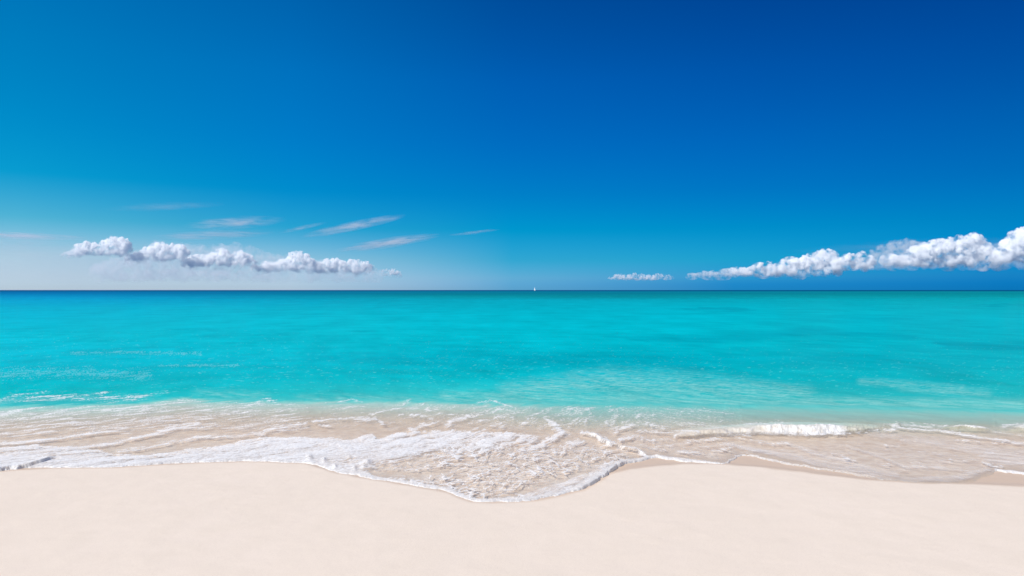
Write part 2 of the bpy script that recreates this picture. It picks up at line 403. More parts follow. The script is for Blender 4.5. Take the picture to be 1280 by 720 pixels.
# upper surf streaks
for pts, w, k in [
    ([(-60, 524), (0, 520), (25, 516)], 5.5, 0.95),
    ([(0, 527), (35, 525), (60, 520), (82, 514)], 2.6, 0.8),
    ([(40, 524), (70, 522), (100, 519), (140, 514), (190, 510)], [2, 4, 4.5, 3.5, 2], 0.72),
    ([(-10, 545), (20, 537), (45, 530), (70, 526)], 3, 0.5),
    ([(0, 547), (12, 541)], 4, 0.55),
    ([(120, 532), (170, 524), (220, 517), (260, 515), (300, 514)], 3.4, 0.52),
    ([(150, 536), (185, 530), (215, 522), (255, 517), (285, 515)], 3.0, 0.62),
    ([(230, 535), (260, 529), (300, 524), (320, 519), (335, 516)], 2.4, 0.6),
    ([(-30, 562), (0, 557), (50, 553), (85, 549), (120, 544), (160, 537)], [4, 4, 4, 3, 2.4, 2], 0.85),
    ([(90, 562), (130, 558), (165, 551), (200, 542), (240, 533), (270, 530)], [3, 3, 2.6, 2.6, 2.4, 2], 0.9),
    ([(150, 566), (190, 560), (215, 554), (250, 549), (290, 547), (330, 544)], 2.2, 0.85),
    ([(330, 541), (350, 535), (382, 531)], 1.8, 1.0),
    ([(300, 511), (330, 500), (345, 505)], 1.5, 0.6), ([(320, 505), (332, 500), (346, 504)], 1.4, 0.8),
    ([(390, 529), (415, 526), (440, 524)], 1.8, 0.9), ([(398, 533), (418, 534)], 1.5, 0.8),
    ([(425, 504), (440, 500), (452, 504)], 1.4, 0.8),
    ([(445, 526), (470, 525), (480, 532)], [4, 4, 3], 0.85), ([(465, 520), (485, 514), (500, 511), (512, 503)], 2.2, 0.72),
    ([(500, 520), (530, 521), (560, 519), (590, 522), (606, 520), (622, 514), (640, 515)], 2.0, 0.8),
    ([(536, 510), (534, 514), (545, 517)], 2.0, 0.7),
    ([(560, 531), (566, 526), (578, 525)], 4.2, 0.9), ([(515, 538), (530, 532), (545, 530)], 3.0, 0.85),
    ([(596, 505), (615, 502), (632, 508), (645, 512)], 1.6, 0.8), ([(575, 534), (590, 537), (610, 540)], 2.0, 0.6),
    ([(645, 529), (660, 530)], 1.8, 0.8), ([(622, 528), (632, 528)], 1.5, 0.7),
    # white tongue between the lobes
    ([(708, 512), (718, 514), (722, 520)], 3.0, 0.6), ([(682, 525), (692, 532), (703, 543), (694, 549), (680, 554), (665, 562)], [4, 5.5, 4.5, 4, 3, 3], 0.95),
    ([(655, 546), (665, 553)], 3.0, 0.9), ([(700, 530), (715, 538)], 2.5, 0.6),
    ([(765, 544), (775, 538), (790, 533), (812, 531), (830, 538)], [3, 3, 5, 5, 4], 0.72),
    ([(775, 551), (795, 549), (815, 552), (840, 550), (853, 545)], [3, 5, 5, 5, 3], 0.75),
    ([(820, 560), (850, 556), (880, 552), (905, 549)], [3, 4, 4, 3], 0.6), ([(800, 558), (830, 564)], 3, 0.55), ([(640, 548), (672, 566), (655, 582)], 3, 0.6), ([(700, 560), (725, 566), (748, 575)], 3.4, 0.6),
    ([(790, 540), (830, 543), (850, 541), (870, 545)], 4, 0.62),
    # ridge line
    ([(728, 543), (745, 547), (760, 556), (775, 561), (795, 565), (808, 571), (820, 572)], [2.5, 3, 3.4, 2.8, 2.4, 2.2, 2], 1.0),
    # right foam behind the edge
    ([(850, 567), (868, 566), (885, 568), (900, 565), (912, 561)], [3, 4, 4, 3.5, 2], 0.68),
    ([(840, 562), (880, 560), (915, 556)], 3.0, 0.48),
    ([(915, 547), (940, 553), (965, 557), (985, 556)], [2, 2.4, 3.5, 2.5], 0.78),
    ([(905, 541), (925, 545), (940, 548)], 3, 0.55), ([(850, 552), (880, 552), (905, 546)], 3, 0.5),
    # breaker foot
    ([(865, 545), (890, 540), (920, 534), (945, 531)], 3.2, 0.6), ([(930, 533), (960, 534), (985, 533)], 4.0, 0.75),
    # lines right of the breaker
    ([(1122, 536.5), (1150, 539), (1185, 542), (1210, 547), (1240, 551), (1285, 557), (1400, 566)], [1.6, 1.8, 2.0, 2.4, 2.8, 2.2, 2], 0.95),
    ([(1122, 531), (1150, 534), (1180, 535)], 2.6, 0.75), ([(1200, 551), (1225, 555), (1252, 556)], 2.0, 0.7),
    ([(1040, 568), (1055, 573), (1070, 577)], 1.5, 0.85), ([(998, 560), (1008, 564)], 1.8, 0.8),
    ([(1098, 583), (1113, 584)], 1.3, 0.7), ([(1106, 559), (1122, 560)], 1.8, 0.7), ([(1130, 550), (1145, 551)], 1.2, 0.7),
    ([(1195, 552), (1208, 554)], 1.6, 0.8), ([(1228, 579), (1240, 583), (1252, 586)], [1.5, 2.5, 2], 0.9),
    ([(1222, 564), (1245, 570), (1256, 572)], 2.2, 0.5), ([(1244, 575), (1262, 578), (1280, 572)], 3.0, 0.5),
    ([(1140, 570), (1150, 570)], 1.2, 0.7), ([(1183, 561), (1192, 562)], 1.3, 0.7), ([(1186, 576), (1208, 578)], 1.1, 0.7),
    ([(1236, 540), (1262, 545), (1290, 548)], 1.6, 0.6), ([(1255, 534), (1280, 533), (1330, 534)], 3.0, 0.7),
]: add(pts, w, k)

# --- areas
def band(top, bot, soft_t, soft_b, x0, x1, k, fx=20.0):
    """foam area between two traced lines"""
    global F
    t = interp_smooth(top, np.clip(qx, top[0][0] + 1, top[-1][0] - 3)); b = interp_smooth(bot, np.clip(qx, bot[0][0] + 1, bot[-1][0] - 3))
    a = sstep(0, soft_t, qy - t) * sstep(0, soft_b, b - qy) * sstep(x0, x0 + fx, qx) * sstep(x1, x1 - fx, qx)
    F = np.maximum(F, -0.25 + a * (0.25 + k))
ETOP = [(-400, 565), (0, 558), (40, 556), (80, 557), (110, 560), (140, 566), (180, 568), (210, 565), (240, 560), (280, 557), (305, 549), (340, 546), (380, 547),
        (410, 546), (430, 549), (445, 548), (455, 543), (466, 541), (470, 549), (490, 543), (520, 539), (560, 537), (600, 539), (640, 541), (660, 543), (700, 552), (740, 560)]
LOW = [(-400, 640), (0, 640), (300, 640), (420, 640), (440, 625), (480, 604), (510, 602), (560, 604), (600, 600), (640, 590), (690, 580), (740, 575)]
band(ETOP, LOW, 3.5, 40, -2000, 690, 0.80)
band([(-400, 572), (60, 568), (200, 570), (300, 553), (420, 552), (520, 545), (640, 548), (700, 560)], [(-400, 640), (380, 640), (440, 600), (490, 600), (560, 590), (620, 576), (700, 562)], 4, 34, -2000, 690, 0.92)
# lacy lobe
band([(440, 580), (520, 570), (600, 558), (680, 550), (720, 545), (800, 565)], [(440, 640), (700, 640), (800, 600)], 8, 2, 470, 800, 0.46)
band([(800, 560), (930, 556), (1060, 548), (1280, 562), (1500, 562)], [(800, 590), (1060, 596), (1500, 596)], 5, 8, 860, 1500, 0.16, 60)  # faint foam veils painted for sky-reflection streaks on the right sheet
# sandy lane next to the lobe edge
lane = stroke(qx, qy, [(488, 593), (520, 594), (555, 591)], 3.2)
lane2 = stroke(qx, qy, [(640, 618), (665, 612), (700, 603), (720, 594), (745, 585), (752, 577)], [3, 4, 4.5, 4, 3, 2])
F = F - 0.75 * sstep(0.15, 0.8, lane) - 0.38 * sstep(0.1, 0.8, lane2)
# mid surf sprinkling
band(BND, [(x, y + 44) for x, y in BND], 4, 18, 540, 960, 0.38, 60)
band(BND, [(x, y + 44) for x, y in BND], 4, 18, 360, 620, 0.30, 60)
band(BND, [(x, y + 52) for x, y in BND], 3, 20, -2000, 420, 0.44, 60)

surf = sstep(-1, 3, py - bl)
inside = sstep(0.0, 0.02, dist)
upl = sstep(620, 480, px) * sstep(560, 545, py)
drive = F + (0.55 + 0.25 * upl) * n_st + (0.50 + 0.15 * upl) * n_sf + (0.40 - 0.2 * upl) * n_f + 0.15 * n_m
webby = sstep(470, 560, px) * sstep(860, 760, px) * sstep(545, 575, py)
drive = drive - 0.25 * webby * n_f + webby * (web - 0.40) * 0.85 + (1 - webby) * (web - 0.3) * 0.12
foam = 0.50 * sstep(0.34, 0.62, drive) + 0.50 * sstep(0.45, 1.25, drive)
thin = sstep(0.0, 0.6, drive) * 0.32            # milky veil around the foam
foam = np.maximum(foam, thin)
# leading rim of the swash
rimw = np.interp(px, [-400, 0, 200, 380, 450, 480, 560, 690, 735, 765, 790, 880, 905, 915, 930, 1000, 1090, 1130, 1220, 1245, 1700],
                 [.3, .3, .3, .3, .3, .16, .15, .20, .30, .16, .14, .12, .05, .05, .04, .035, .03, .02, .02, .05, .04])
rim = sstep(rimw, rimw * 0.35, dist + 0.05 * n_f) * sstep(1250 + 60, 1090, px) 
rimk = np.interp(px, [-400, 900, 930, 1080, 1110, 1700], [1, 1, .85, .6, 0.0, 0.0])
foam = np.maximum(foam, rim * rimk * (0.72 + 0.25 * n_f))
rim2 = sstep(0.07, 0.02, dist) * sstep(1238, 1246, px)
foam = np.maximum(foam, rim2 * 0.8)
sheen_foam = np.zeros(px.shape)
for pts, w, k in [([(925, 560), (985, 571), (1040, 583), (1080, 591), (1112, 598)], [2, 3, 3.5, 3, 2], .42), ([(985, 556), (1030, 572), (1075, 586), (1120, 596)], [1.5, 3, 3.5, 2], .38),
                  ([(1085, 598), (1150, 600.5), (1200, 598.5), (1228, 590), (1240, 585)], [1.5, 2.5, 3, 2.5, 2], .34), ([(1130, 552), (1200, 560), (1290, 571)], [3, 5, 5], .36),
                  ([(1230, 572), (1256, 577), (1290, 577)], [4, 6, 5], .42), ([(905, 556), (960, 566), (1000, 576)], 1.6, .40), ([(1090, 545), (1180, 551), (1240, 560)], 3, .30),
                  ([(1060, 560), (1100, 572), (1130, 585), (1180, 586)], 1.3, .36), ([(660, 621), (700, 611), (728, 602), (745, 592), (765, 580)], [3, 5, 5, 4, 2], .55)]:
    sheen_foam = np.maximum(sheen_foam, k * sstep(0, 0.7, stroke(px + 4 * n_m, py + 2 * n_m, pts, w)))
foam = np.maximum(foam, np.clip(sheen_foam * (1 + 0.8 * n_sf + 0.5 * n_st), 0, 1) * (dist > 0))
# sky sheen on the right sheet painted as foam, plus the lobe's lilac rim
foam = np.clip(foam, 0, 1) * (dist > -0.2)
farfade = sstep(60, 30, DD)
foam = foam * np.where(py < 492, farfade, 1)
# sparse sparkle flecks over the near turquoise, left, painted as faint foam
fl = sstep(0.50, 0.62, n_f * 0.6 + 0.5 * fbm(XX * 2.5, DD * 1.6, 3, 81) + 0.62 * np.maximum(stroke(px, py, [(-20, 470), (60, 466), (180, 470)], 8), np.maximum(
    stroke(px, py, [(90, 442), (160, 441), (250, 443)], 2.5), stroke(px, py, [(200, 458), (300, 458)], 2))))
foam = np.maximum(foam, 0.28 * fl * (py < 485) * (py > 430))

# --- heights
z = zb.copy()
thick = np.where(dist > 0, 0.020 * np.sqrt(np.clip(dist / 0.25, 0, 1)) + 0.012 * np.clip(dist / 2.5, 0, 1), -0.10 * np.clip(-dist / 0.06, 0, 1))
z += thick
def ridge(pts, h, front, back, x0, x1, fx=25, rough_=1.0):
    """a little wave: steep face to the beach, long back to sea (front/back in metres)"""
    p = interp_smooth(pts, np.clip(px, pts[0][0] + 1, pts[-1][0] - 3))
    s = (p - py) * DD * DD / (FPX * CAM_H) + rough_ * (0.10 * perlin(XX * 2.2, DD * 2.2, 71) + 0.05 * perlin(XX * 6, DD * 6, 73) + 0.03 * perlin(XX * 17, DD * 15, 74))      # metres seaward of the foot
    win = sstep(x0, x0 + fx, px) * sstep(x1, x1 - fx, px)
    up = sstep(0, front, s); dn = np.exp(-np.clip(s - front, 0, None) / back)
    return h * up * dn * win, s, win
wv, s1, w1 = ridge([(700, 556), (800, 549), (860, 549), (900, 546), (950, 544), (1000, 545), (1030, 545), (1060, 543), (1085, 541), (1110, 539), (1160, 538), (1200, 538)], 0.135, 0.30, 0.55, 800, 1126, 110)
crestvar = np.clip(0.62 + 0.4 * fbm(XX * 1.2, DD * 1.2, 4, 75) + 0.35 * sstep(940, 985, px) * sstep(1130, 1100, px), 0.25, 1.25)
wv = wv * crestvar
z += wv
# foam of the breaker: on its face and crest
arc = s1 + 1.6 * wv
n_b = fbm(XX * 7, arc * 9, 4, 141)
n_b2 = fbm(XX * 18, arc * 22, 3, 142)
brk = sstep(-0.30, 0.06, s1 + 0.22 * n_b) * sstep(0.95, 0.40, s1 + 0.2 * n_b) * np.interp(px, [840, 900, 950, 985, 1120, 1128], [0, .40, .58, .95, .95, 0]) * np.clip(0.95 + 0.9 * fbm(XX * 1.6, DD * 1.2, 3, 144), 0.3, 1.1)
glassy = stroke(px, py, [(1063, 537), (1082, 537)], 4.5) + 0.8 * stroke(px, py, [(1098, 536), (1108, 536)], 3)
foam = np.maximum(foam, brk * np.clip(0.82 + 0.7 * n_b + 0.5 * n_b2 - 0.75 * sstep(0.1, 0.7, glassy), 0, 1))
z += 0.022 * brk * (n_b + 0.6 * n_b2 + 0.3)
wv2, s2, w2 = ridge([(1120, 540), (1180, 540), (1245, 543), (1250, 543)], 0.085, 0.22, 0.4, 1172, 1250, 30)
wv3, s3, w3 = ridge([(1235, 543), (1260, 541), (1400, 542), (1700, 545)], 0.10, 0.2, 0.4, 1250, 1690, 30)
z += wv2 + wv3
cr2 = sstep(0.12, 0.2, s2) * sstep(0.42, 0.28, s2) * w2; cr3 = sstep(0.05, 0.2, s3) * sstep(0.5, 0.28, s3) * w3
foam = np.maximum(foam, np.clip(cr2 * (0.8 + 0.5 * n_f), 0, 1)); foam = np.maximum(foam, np.clip(cr3 * (0.7 + 0.6 * n_f), 0, 1))
wv4, s4, w4 = ridge([(700, 545), (728, 545), (745, 549), (760, 558), (775, 563), (795, 567.5), (815, 574), (840, 576)], 0.055, 0.06, 0.5, 722, 815, 20)
z += wv4
# lips that throw a line of shade on the sheet in front (left edge and right of the lobe)
wv5, s5, w5 = ridge([(-400, 607), (-60, 596), (0, 588.8), (15, 587.2), (34, 584), (50, 580), (68, 575), (110, 566)], 0.050, 0.03, 0.35, -600, 72, 14, 0.25)
z += wv5 * sstep(-0.1, 0.03, dist)
wv6, s6, w6 = ridge([(690, 625), (715, 616.5), (728, 613), (745, 603.5), (755, 597.5), (765, 588.5), (778, 580.5), (800, 576), (830, 574)], 0.038, 0.06, 0.4, 706, 800, 30, 0.2)
z += wv6 * sstep(-0.10, 0.02, dist)
for cx, cy, hh, rr in [(387, 573.5, .06, 3.2), (405, 576.5, .075, 2.4), (437, 574.5, .05, 2.4), (459, 580, .085, 3.4), (455, 585, .06, 3.0), (419, 584.5, .05, 2.2), (443.5, 587, .05, 2.2), (821, 571, .06, 2.5), (1122, 533, .09, 3.0), (1243, 590, .04, 2.0), (1085, 525, 0.0, 3)]:
    r2 = ((px - cx) / (rr * 1.2)) ** 2 + ((py - cy) / rr) ** 2
    z += 0.4 * hh * np.exp(-r2) * (dist > 0.02)
# wind waves and swell offshore
off = sstep(1.5, 6, dist) * sstep(400, 120, DD)
swell = 0.030 * fbm(XX * 0.55 + 0.25 * DD, DD * 0.9, 3, 91) + 0.012 * fbm(XX * 2.1 + 0.8 * DD, DD * 2.6, 3, 95) * sstep(80, 30, DD)
z += swell * off
z += (0.009 * n_m + 0.0016 * n_f + 0.002 * n_sf) * sstep(0.05, 0.5, dist) * sstep(50, 20, DD)
# foam stands proud of the water
z += foam * (0.006 + 0.0018 * np.clip(n_f + 0.6 * n_sf + n_m, -0.5, 1)) * sstep(0.0, 0.15, dist)

# --- colours of the water body (suspended sand, depth and painted glare), linear
def ramp(v, xs_, cols_):
    c = np.array([srgb(*k) for k in cols_])
    return np.stack([np.interp(v, xs_, c[:, i]) for i in range(3)], -1)
K = 0.82
ROWS =   [362.0,        363.7,        364.6,         367,           370.5,         375,           385,           400,           420,           450,           475,           495,          510]
LEFT =   [(0, 78, 130), (0, 82, 135), (0, 105, 160), (0, 118, 172), (0, 142, 190), (0, 160, 200), (0, 174, 200), (0, 182, 203), (0, 186, 202), (0, 187, 203), (0, 184, 194), (0, 188, 190), (60, 190, 190)]
MID =    [(0, 80, 128), (0, 85, 132), (0, 122, 150), (0, 120, 142), (0, 140, 152), (0, 164, 182), (0, 176, 192), (0, 184, 198), (0, 186, 198), (0, 180, 192), (8, 186, 192), (50, 190, 188), (90, 190, 184)]
RIGHT =  [(0, 74, 120), (0, 80, 126), (0, 140, 155), (0, 135, 146), (0, 152, 160), (0, 166, 178), (0, 174, 188), (0, 180, 195), (0, 176, 190), (0, 176, 188), (10, 180, 186), (36, 186, 186), (80, 190, 184)]
cl_, cm_, cr_ = ramp(py, ROWS, LEFT), ramp(py, ROWS, MID), ramp(py, ROWS, RIGHT)
a1 = sstep(0, 620, px)[..., None]; a2 = sstep(660, 1280, px)[..., None]
col = cl_ * (1 - a1) + cm_ * a1
col = col * (1 - a2) + cr_ * a2
# soft darker patches in the water
pat = np.zeros(px.shape)
pxw = px + 60 * fbm(XX / 9, DD / 9, 3, 101); pyw = py + 4.0 * fbm(XX / 5, DD / 7, 3, 102)
for pts, w, k in [([(860, 386), (930, 387)], 2.0, .30), ([(770, 424), (900, 424), (1010, 414), (1130, 421)], [4, 7, 4, 3], .28), ([(1170, 432), (1320, 434)], 5, .34),
                  ([(640, 452), (760, 450), (860, 455)], 9, .26), ([(560, 440), (640, 446)], 6, .20), ([(1220, 382), (1330, 382)], 1.2, .35), ([(400, 446), (520, 452), (600, 462)], 9, .16),
                  ([(900, 447), (1050, 455), (1200, 470)], 8, .12), ([(700, 372), (960, 372)], 1.0, .2), ([(250, 420), (480, 426)], 8, .10), ([(1000, 400), (1200, 403)], 4, .10)]:
    pat = np.maximum(pat, k * sstep(0, 1, stroke(pxw, pyw, pts, w)))
col = col * (1 - 0.60 * pat[..., None] * np.array([1, .9, .75]))
# mottling with size that follows real metres
mot = fbm(XX / 3.5, DD / 9.0, 4, 111) * sstep(1500, 150, DD) + 0.8 * fbm(XX / 0.9 + DD * .3, DD / 2.2, 3, 115) * sstep(90, 30, DD)
mot += 0.7 * fbm(XX / 60, DD / 140, 4, 119) * sstep(40, 200, DD)
mot += 0.9 * fbm(XX / 4.5, DD / 1.5, 3, 117) * sstep(140, 50, DD) * sstep(16, 26, DD)
mot += 0.8 * fbm(XX / 14, DD / 6, 3, 118) * sstep(500, 150, DD) * sstep(40, 80, DD)
col = col * (1 + 0.145 * mot)[..., None]
# stirred-up sand and sun glare near the surf, both painted as pale slanting streaks
milk_glare = np.zeros(px.shape)
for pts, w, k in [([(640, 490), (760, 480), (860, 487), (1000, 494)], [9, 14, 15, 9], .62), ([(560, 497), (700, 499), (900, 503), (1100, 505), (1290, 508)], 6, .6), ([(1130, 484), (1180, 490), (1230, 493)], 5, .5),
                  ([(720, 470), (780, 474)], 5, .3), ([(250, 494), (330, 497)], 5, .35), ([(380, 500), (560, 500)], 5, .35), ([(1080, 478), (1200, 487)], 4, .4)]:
    milk_glare = np.maximum(milk_glare, k * sstep(0, 1, stroke(px, py, pts, w)))
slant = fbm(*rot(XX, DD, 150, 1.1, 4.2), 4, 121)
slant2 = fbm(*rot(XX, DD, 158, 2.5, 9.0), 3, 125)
milk_glare2 = np.clip(milk_glare * (0.42 + 0.9 * slant + 0.75 * slant2), 0, 1)
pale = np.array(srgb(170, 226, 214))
col = col + (pale - col) * milk_glare2[..., None]
lightst = sstep(0.28, 0.62, slant2 + 0.35 * slant) * sstep(430, 470, py) * sstep(60, 260, px) * 0.35  # pale glint streaks painted into the water tint
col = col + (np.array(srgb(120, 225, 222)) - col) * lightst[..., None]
# surf zone: grey-green over sand, then nearly clear
dpt = (py - bl)
q = dpt + 3.5 * n_st + 1.5 * n_m
surfc = ramp(q, [-3, 0.5, 3.5, 10, 22, 40, 60], [(60, 192, 190), (120, 196, 188), (165, 202, 192), (190, 205, 192), (206, 200, 184), (214, 198, 180), (214, 196, 178)])
gg = (sstep(560, 760, px) * sstep(1500, 1150, px))[..., None]
surfc_r = ramp(q, [-3, 1.5, 7, 14, 24, 34, 60], [(60, 190, 188), (110, 192, 184), (145, 196, 186), (158, 200, 190), (186, 206, 194), (208, 200, 184), (212, 196, 180)])
surfc = surfc * (1 - gg) + surfc_r * gg
am = sstep(-4, 1.5, q)[..., None]
col = col * np.array([1.0, 0.96, 0.92])
surfc = surfc * np.array([1.22, 1.16, 1.10])
col = col * (1 - am) + surfc * am
opac = np.interp(q, [-3, 2, 8, 20, 35, 60], [1, 0.92, 0.80, 0.48, 0.22, 0.08])
opac = opac * sstep(0, 0.5, dist) * (1 - 0.0 * foam)
opac = np.where(py < bl - 4, 1, opac)
opac = np.maximum(opac, 0.85 * sstep(0.004, 0.03, wv))
# sand-filled, honey-coloured faces of the small waves
hon = np.clip(sstep(0.02, 0.15, s2) * sstep(0.5, 0.2, s2) * w2 + glassy * 0.6, 0, 1)[..., None] * 0.6
col = col * (1 - hon) + np.array(srgb(205, 200, 165)) * hon
sb = (sstep(-0.5, 0.0, s1) * sstep(0.45, 0.15, s1) * w1)[..., None] * 0.7
col = col * (1 - sb) + np.array(srgb(236, 222, 202)) * sb
col = np.clip(col * K, 0, 1)
rough = np.interp(DD, [0, 12, 40, 300, 3000], [0.06, 0.08, 0.16, 0.30, 0.45])
spec = np.interp(DD, [0, 12, 18, 40, 400, 5000], [0.50, 0.42, 0.30, 0.16, 0.07, 0.02])

def water_material():
    t = NT('sea_water')
    pos = t.add('ShaderNodeNewGeometry').outputs['Position']
    c = t.attr('tint').outputs['Color']
    op = t.attr('cloudiness').outputs['Fac']
    fo = t.attr('foam').outputs['Fac']
    ro = t.attr('rough').outputs['Fac']
    sp = t.attr('gloss').outputs['Fac']
    nf = t.attr('near').outputs['Fac']
    mp = t.add('ShaderNodeMapping', {'Vector': pos, 'Scale': (1.0, 2.0, 1.0), 'Rotation': (0, 0, R(20))})
    w1_ = t.add('ShaderNodeTexNoise', {'Vector': mp.outputs[0], 'Scale': 3.0, 'Detail': 5.0, 'Roughness': 0.6, 'Distortion': 0.4}).outputs['Fac']
    w2_ = t.add('ShaderNodeTexNoise', {'Vector': pos, 'Scale': 14.0, 'Detail': 3.0, 'Roughness': 0.6}).outputs['Fac']
    hgt = t.math('ADD', t.math('MULTIPLY', w1_, 0.05), t.math('MULTIPLY', w2_, 0.006))
    hgt = t.math('MULTIPLY', hgt, nf)
    bump = t.add('ShaderNodeBump', {'Strength': 0.55, 'Distance': 1.0, 'Height': hgt})
    # foam breakup finer than the mesh
    f1 = t.add('ShaderNodeTexNoise', {'Vector': pos, 'Scale': 38.0, 'Detail': 4.0, 'Roughness': 0.65}).outputs['Fac']
    f2 = t.add('ShaderNodeTexVoronoi', {'Vector': pos, 'Scale': 30.0}, feature='F1').outputs['Distance']
    fd = t.math('ADD', fo, t.math('MULTIPLY', t.math('SUBTRACT', f1, 0.5), 1.0))
    edgef = t.math('MULTIPLY', fo, t.maprange(fd, 0.22, 0.62), None)
    ff = t.math('ADD', t.math('MULTIPLY', edgef, 0.72), t.math('MULTIPLY', fo, 0.30), clamp=True)
    ff = t.math('MULTIPLY', ff, 0.96)
    bdif = t.add('ShaderNodeBsdfDiffuse', {'Color': c})
    btr = t.add('ShaderNodeBsdfTranslucent', {'Color': c})
    body = t.add('ShaderNodeMixShader', {0: t.maprange(op, 0.2, 1.0, 0.25, 0.0), 1: bdif.outputs[0], 2: btr.outputs[0]})
    clear = t.add('ShaderNodeBsdfTransparent', {'Color': (0.97, 0.985, 0.98, 1)})
    m1 = t.add('ShaderNodeMixShader', {0: op, 1: clear.outputs[0], 2: body.outputs[0]})
    gl = t.add('ShaderNodeBsdfGlossy', {'Roughness': ro, 'Normal': bump.outputs[0], 'Color': (1, 1, 1, 1)})
    fr = t.add('ShaderNodeFresnel', {'IOR': 1.33, 'Normal': bump.outputs[0]})
    fac = t.math('MULTIPLY', t.math('MINIMUM', fr.outputs[0], 0.28), sp, clamp=True)
    m2 = t.add('ShaderNodeMixShader', {0: fac, 1: m1.outputs[0], 2: gl.outputs[0]})
    fb = t.add('ShaderNodeBump', {'Strength': 0.42, 'Distance': 1.0, 'Height': t.math('ADD', t.math('MULTIPLY', f1, 0.012), t.math('MULTIPLY', f2, 0.010))})
    fm = t.add('ShaderNodeBsdfPrincipled', {'Base Color': (0.91, 0.895, 0.87, 1), 'Roughness': 0.6, 'Specular IOR Level': 0.3, 'Normal': fb.outputs[0]})
    ft = t.add('ShaderNodeBsdfTranslucent', {'Color': (0.85, 0.85, 0.85, 1)})
    fmx = t.add('ShaderNodeMixShader', {0: 0.22, 1: fm.outputs[0], 2: ft.outputs[0]})
    m3 = t.add('ShaderNodeMixShader', {0: ff, 1: m2.outputs[0], 2: fmx.outputs[0]})
    t.l.new(m3.outputs[0], t.out.inputs['Surface'])
    return t.m

sea = mesh_grid('sea_water', XX, DD, z, water_material(),
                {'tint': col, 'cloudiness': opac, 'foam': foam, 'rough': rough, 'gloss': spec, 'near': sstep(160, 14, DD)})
tag(sea, kind='structure')

# ---------------------------------------------------------------- sailboat far out
def obj(name, verts, faces, mat, parent, smooth=False):
    me = bpy.data.meshes.new(name); me.from_pydata(verts, [], faces); me.update()
    if smooth: me.polygons.foreach_set('use_smooth', [True] * len(me.polygons))
    me.materials.append(mat)
    o = bpy.data.objects.new(name, me); C.objects.link(o); o.parent = parent
    return o

def tube(p0, p1, r0, r1, n=10):
    p0, p1 = Vector(p0), Vector(p1)
    q = (p1 - p0).to_track_quat('Z', 'Y')
    vs = [tuple(p + q @ Vector((r * math.cos(2 * math.pi * i / n), r * math.sin(2 * math.pi * i / n), 0))) for p, r in ((p0, r0), (p1, r1)) for i in range(n)]
    fs = [(i, (i + 1) % n, n + (i + 1) % n, n + i) for i in range(n)] + [tuple(range(n))[::-1], tuple(range(n, 2 * n))]
    return vs, fs

def sail(tack, clew, head, belly, n=10):
    """triangular cloth with belly and real thickness"""
    vs, fs = [], []
    T, Cl, H = Vector(tack), Vector(clew), Vector(head)
    for side in (0, 1):
        for i in range(n + 1):
            v = i / n
            for j in range(n + 1):
                u = j / n
                a = T.lerp(H, v); b = Cl.lerp(H, v)
                p = a.lerp(b, u) + Vector((0, belly * math.sin(math.pi * u) * (1 - v) + 0.015 * side, 0))
                vs.append(tuple(p))
    m = (n + 1) ** 2
    for side in (0, 1):
        for i in range(n):
            for j in range(n):
                a = side * m + i * (n + 1) + j
                f = (a, a + 1, a + n + 2, a + n + 1)
                fs.append(f if side else f[::-1])
    return vs, fs

boat = bpy.data.objects.new('sailboat', None); C.objects.link(boat)
BD = 2600.0
boat.location = ((668.2 - 640) / FPX * BD, BD, 0.0)
boat.rotation_euler = (0, 0, R(-58))
tag(boat, 'tiny white-sailed sailboat far out on the horizon', 'sailboat')
m_hull = simple_mat('hull_paint', (0.03, 0.10, 0.10), 0.35)
m_sail = simple_mat('sailcloth', (0.85, 0.86, 0.84), 0.7, var=0.03)
m_mast = simple_mat('aluminium_spar', (0.6, 0.6, 0.6), 0.4, metallic=0.6, var=0.05)
m_deck = simple_mat('deck_paint', (0.22, 0.26, 0.25), 0.5)
# hull: stations along x
vs, fs = [], []
NS, NR = 14, 9
for i in range(NS + 1):
    t_ = i / NS; x = -5.2 + 11.2 * t_
    hw = 1.65 * math.sin(math.pi * (0.18 + 0.82 * (1 - t_)) * 0.5 + 0.0) ** 0.9 * (1 - t_ ** 5) + 0.02
    hw *= 0.62 + 0.38 * math.sin(math.pi * min(t_ * 1.1, 1))
    dep = 0.55 * math.sin(math.pi * (0.1 + 0.85 * t_)) + 0.1
    fb_ = 0.95 + 0.45 * t_ ** 2
    for j in range(NR):
        a = math.pi * j / (NR - 1)
        c = math.cos(a); s = math.sin(a)
        vs.append((x, hw * (abs(c) ** 0.6) * (1 if c > 0 else -1), fb_ - (fb_ + dep) * s ** 1.4))
for i in range(NS):
    for j in range(NR - 1):
        a = i * NR + j
        fs.append((a, a + NR, a + NR + 1, a + 1))
    fs.append((i * NR, i * NR + NR - 1, (i + 1) * NR + NR - 1, (i + 1) * NR))
fs.append(tuple(range(NR))); fs.append(tuple(range(NS * NR, NS * NR + NR))[::-1])
obj('hull', vs, fs, m_hull, boat, True)
cv = [(-2.2, -1.0, .95), (1.8, -.75, .98), (1.8, .75, .98), (-2.2, 1.0, .95), (-2.0, -.8, 1.55), (1.2, -.55, 1.45), (1.2, .55, 1.45), (-2.0, .8, 1.55)]
obj('cabin', cv, [(0, 1, 5, 4), (1, 2, 6, 5), (2, 3, 7, 6), (3, 0, 4, 7), (4, 5, 6, 7), (3, 2, 1, 0)], m_deck, boat)
obj('mast', *tube((0.6, 0, 1.0), (0.6, 0, 15.0), 0.10, 0.06), m_mast, boat)
obj('boom', *tube((0.6, 0, 2.2), (-4.6, 0.5, 2.3), 0.08, 0.06), m_mast, boat)
obj('mainsail', *sail((0.5, 0.0, 2.4), (-4.4, 0.5, 2.45), (0.5, 0, 14.6), 0.55), m_sail, boat, True)
